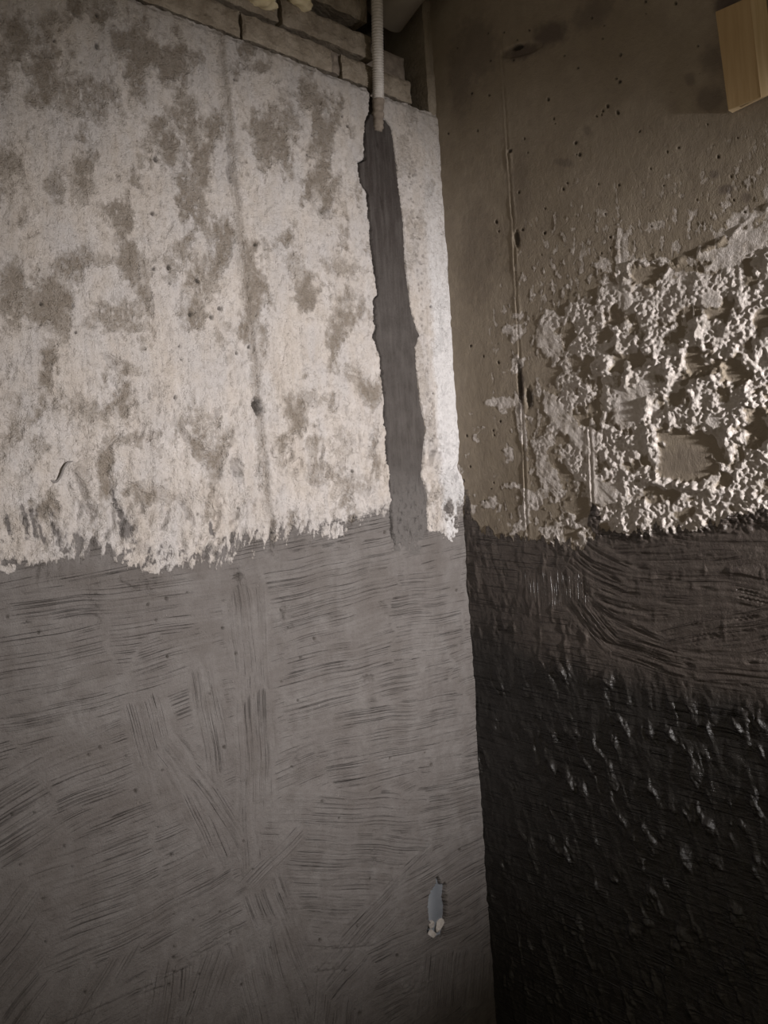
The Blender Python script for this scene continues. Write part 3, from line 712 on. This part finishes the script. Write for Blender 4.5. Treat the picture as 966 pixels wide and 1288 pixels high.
# loose broken chunk of block lodged under the pipe
def chunk(name, c, size, mat, seed, parent=None, sub=2):
    bm = bmesh.new(); bmesh.ops.create_icosphere(bm, subdivisions=sub, radius=1)
    r = random.Random(seed)
    pl = [(Vector((r.uniform(-1, 1), r.uniform(-1, 1), r.uniform(-1, 1))).normalized(), r.uniform(.5, .75)) for _ in range(8)]
    for v in bm.verts:
        for n, d in pl:
            k = v.co.dot(n)
            if k > d: v.co -= n*(k-d)
        v.co = Vector([c[i]+v.co[i]*size[i] for i in range(3)])
    me = bpy.data.meshes.new(name); bm.to_mesh(me); bm.free(); me.materials.append(mat)
    return link(bpy.data.objects.new(name, me), parent)
p = hit(503, 62, 1, .05)
chunk('rubble_chunk', (p[0]-.012, .060, zc1+.006), (.036, .040, .020), M_MORTAR, 5, wall_left)
p = hit(478, 55, 1, .05)

# ------------------------------------------------------------------ corrugated conduit
def tube(name, pts, prof, seg, mat, parent=None):
    """sweep of circles; prof gives a radius for each point"""
    V = []; Fc = []
    for i, p in enumerate(pts):
        t = (np.array(pts[min(i+1, len(pts)-1)])-np.array(pts[max(i-1, 0)])); t = t/np.linalg.norm(t)
        a = np.cross(t, [0, 1.0, 0.13]); a /= np.linalg.norm(a); b = np.cross(t, a)
        for k in range(seg):
            q = 2*math.pi*k/seg; V.append(tuple(np.array(p)+prof[i]*(math.cos(q)*a+math.sin(q)*b)))
    for i in range(len(pts)-1):
        for k in range(seg):
            Fc.append((i*seg+k, i*seg+(k+1) % seg, (i+1)*seg+(k+1) % seg, (i+1)*seg+k))
    Fc.append(tuple(range(seg-1, -1, -1))); Fc.append(tuple((len(pts)-1)*seg+k for k in range(seg)))
    return mesh_obj(name, V, Fc, mat, parent, smooth=True)
a = hit(476, 124, 1, -.006); b = hit(475, 60, 1, -.022); c = hit(474, -25, 1, -.030)
c2 = c+(c-b)*.9; c2[2] = min(c2[2], 2.795)
emp = bpy.data.objects.new('corrugated_conduit', None); link(emp); emp.location = a
def bez(ctrl, n):
    out = []
    for i in range(n):
        t = i/(n-1)*(len(ctrl)-1); k = min(int(t), len(ctrl)-2); t -= k
        p0 = ctrl[max(k-1, 0)]; p1 = ctrl[k]; p2 = ctrl[k+1]; p3 = ctrl[min(k+2, len(ctrl)-1)]
        out.append(.5*((2*p1)+(-p0+p2)*t+(2*p0-5*p1+4*p2-p3)*t*t+(-p0+3*p1-3*p2+p3)*t**3))
    return out
path = bez([np.array(q) for q in (a, b, c, c2)], 400)
prof = [.0112+.0011*math.sin(i*math.pi/3) for i in range(400)]
path = [q-a for q in path]
tube('corrugated_tube', path, prof, 20, M_COND, emp)
s0 = hit(475, 165, 1, .004)-a; s1 = hit(475.5, 140, 1, -.001)-a; s2 = hit(476, 116, 1, -.006)-a
sp = bez([s0, s1, s2], 40)
tube('mortar_smear', sp, [.0118+.0022*float(perlin(i/4.0, 0, 3))-(.003 if i < 4 else 0) for i in range(40)], 18, M_MORTAR, emp)
tag(emp, 'white corrugated plastic conduit dropping into the mortared chase', 'conduit')

# ------------------------------------------------------------------ drain pipe pushed into the wall above the blocks
pp = hit(489, 8, 1, .03); ax = np.array([-.05, -1.0, .42]); ax /= np.linalg.norm(ax)
e0 = pp-ax*.02; e1 = pp+ax*.62
r0 = .051
root = bpy.data.objects.new('drain_pipe', None); link(root); root.location = e0
def pipe_part(name, t0, t1, ro, ri, mat):
    seg = 48; V = []; Fc = []
    a_ = np.cross(ax, [1.0, 0, 0]); a_ /= np.linalg.norm(a_); b_ = np.cross(ax, a_)
    for (t, r) in ((t0, ri), (t0, ro-.001), (t0+.001, ro), (t1-.001, ro), (t1, ro-.001), (t1, ri)):
        for k in range(seg):
            q = 2*math.pi*k/seg; V.append(tuple(ax*t+r*(math.cos(q)*a_+math.sin(q)*b_)))
    for i in range(6):
        for k in range(seg):
            Fc.append((i*seg+k, i*seg+(k+1) % seg, ((i+1) % 6)*seg+(k+1) % seg, ((i+1) % 6)*seg+k))
    return mesh_obj(name, V, Fc, mat, root, smooth=True)
pipe_part('pipe_barrel', 0, .62, r0, r0-.004, M_PIPE)
pipe_part('pipe_collar', .30, .36, r0+.006, r0-.001, M_PIPE)
tag(root, 'pale grey plastic pipe slanting down into the wall beside the conduit', 'pipe')

# ------------------------------------------------------------------ foam squeezed out over the blocks
def foam(px, seed, sx, label):
    p = hit(px, -1, 1, -.012)
    bm = bmesh.new(); bmesh.ops.create_icosphere(bm, subdivisions=4, radius=1)
    co_ = np.array([v.co[:] for v in bm.verts])
    n = fbm(co_[:, 0]*1.6+co_[:, 1], co_[:, 2]*1.6+seed, seed, 3)
    for v, k in zip(bm.verts, n):
        v.co = Vector((p[0]+v.co.x*sx*(1+.5*k), .006+v.co.y*.026*(1+.6*k), p[2]+.010+v.co.z*.020*(1+.6*k)))
    me = bpy.data.meshes.new('foam_blob'); bm.to_mesh(me); bm.free(); me.materials.append(M_FOAM)
    me.polygons.foreach_set('use_smooth', [True]*len(me.polygons))
    o = link(bpy.data.objects.new('foam_blob', me)); tag(o, label, 'foam', 'foam blobs at the wall top')
foam(331, 3, .036, 'pale yellow foam blob at the wall top, further from the conduit')
foam(381, 8, .034, 'pale yellow foam blob at the wall top, nearer the conduit')

# ------------------------------------------------------------------ wooden board fixed to the right wall
def board():
    T = -.016
    fr = [hit(900, 15, 0, T), hit(943, -4, 0, T), hit(957, 122, 0, T), hit(916, 138, 0, T)]
    ch = [hit(962, -11, 0, T+.012), hit(977, 113, 0, T+.012)]
    base = np.array(fr[3]); R = bpy.data.objects.new('wooden_board', None); link(R); R.location = base
    V = [q-base for q in fr]+[q-base for q in ch]
    bk = [np.array([-.001, q[1], q[2]])-base for q in (fr[0], fr[3], ch[0], ch[1])]
    V += bk
    # 0 tl,1 tr,2 br,3 bl,4 ctr,5 cbr,6 back tl,7 back bl,8 back tr,9 back br
    me = mesh_obj('board_body', V, [(0, 3, 2, 1), (0, 6, 7, 3), (0, 1, 4, 8, 6), (3, 7, 9, 5, 2), (4, 5, 9, 8), (6, 8, 9, 7)], M_WOOD, R)
    # bevelled edge strip on the chamfer, lamplight painted in as paler wood
    n = np.cross(V[4]-V[1], V[2]-V[1]); n /= np.linalg.norm(n)
    if n[1] > 0: n = -n
    q = [V[1], V[2], V[5], V[4]]; top = [v+n*.0008 for v in q]
    mesh_obj('edge_strip', q+top, [(4, 5, 6, 7), (0, 1, 5, 4), (1, 2, 6, 5), (2, 3, 7, 6), (3, 0, 4, 7), (3, 2, 1, 0)], M_LIT_EDGE, R)
    # thin bright lip along the bottom end
    d = np.array([0, 0, -.0015])
    q = [V[3], V[2], V[5], V[5]*0+np.array([V[9][0], V[9][1], V[9][2]]), V[7]]
    lo = [v+d for v in q]; k = len(q)
    mesh_obj('end_lip', q+lo, [tuple(range(k)), tuple(range(2*k-1, k-1, -1))]+[(i, i+k, (i+1) % k+k, (i+1) % k) for i in range(k)], M_LIT_EDGE, R)
    tag(R, 'short yellowish wooden board with an edge painted as lit, at the top of the brown wall', 'board')
board()

# ------------------------------------------------------------------ metal box in the knocked-out hole, with rubble
def metal_box():
    c = wl(548, 1146); x = -c[0]; z = c[1]
    R = bpy.data.objects.new('metal_box', None); link(R); R.location = (x+.016, .026, z-.07)
    bm = bmesh.new()
    n = 14; w = .030; V = []; Fc = []
    for i in range(n+1):
        a_ = math.pi*(i/n); V += [(-w*math.cos(a_), -.008-.010*math.sin(a_), .0), (-w*math.cos(a_), -.008-.010*math.sin(a_), .14)]
    for i in range(n): Fc.append((2*i, 2*i+2, 2*i+3, 2*i+1))
    bm.free()
    mesh_obj('box_shell', V, Fc, M_METAL, R, smooth=True)
    tag(R, 'galvanised metal box showing through the hole low in the wall', 'metal box')
    for i, (px, py, s) in enumerate([(543, 1163, .013), (555, 1165, .015), (546, 1176, .013)]):
        q = wl(px, py)
        o = chunk('plaster_crumb', (0, 0, 0), (s*1.05, s*.6, s*.8), M_CHALK, 20+i, None, 2)
        o.location = (-q[0], .006, q[1]); o.rotation_euler = (0, [.5, -.6, .2][i], 0)
        tag(o, ['whitish plaster crumb at the left of the wall hole', 'whitish plaster crumb at the right of the wall hole', 'whitish plaster crumb lowest in the wall hole'][i], 'rubble', 'crumbs in the wall hole')
metal_box()

# ------------------------------------------------------------------ curled grey fibre stuck to the pale wall, splinter in the seam hole
def strand(name, pix, off, r, mat, label, cat):
    P = bez([np.array(hit(x, y, 1, off)) for x, y in pix], 30); b0 = P[0].copy()
    o = tube(name, [q-b0 for q in P], [r*(.45+.55*math.sin(math.pi*(.12+.76*i/29))) for i in range(30)], 8, mat)
    o.location = b0; tag(o, label, cat); return o
strand('fibre_strand', [(63, 604), (70, 606), (76, 599), (80, 589), (85, 582), (91, 580)], -.0035, .0022, M_GREY, 'curled grey fibre strand stuck to the pale left wall', 'fibre')
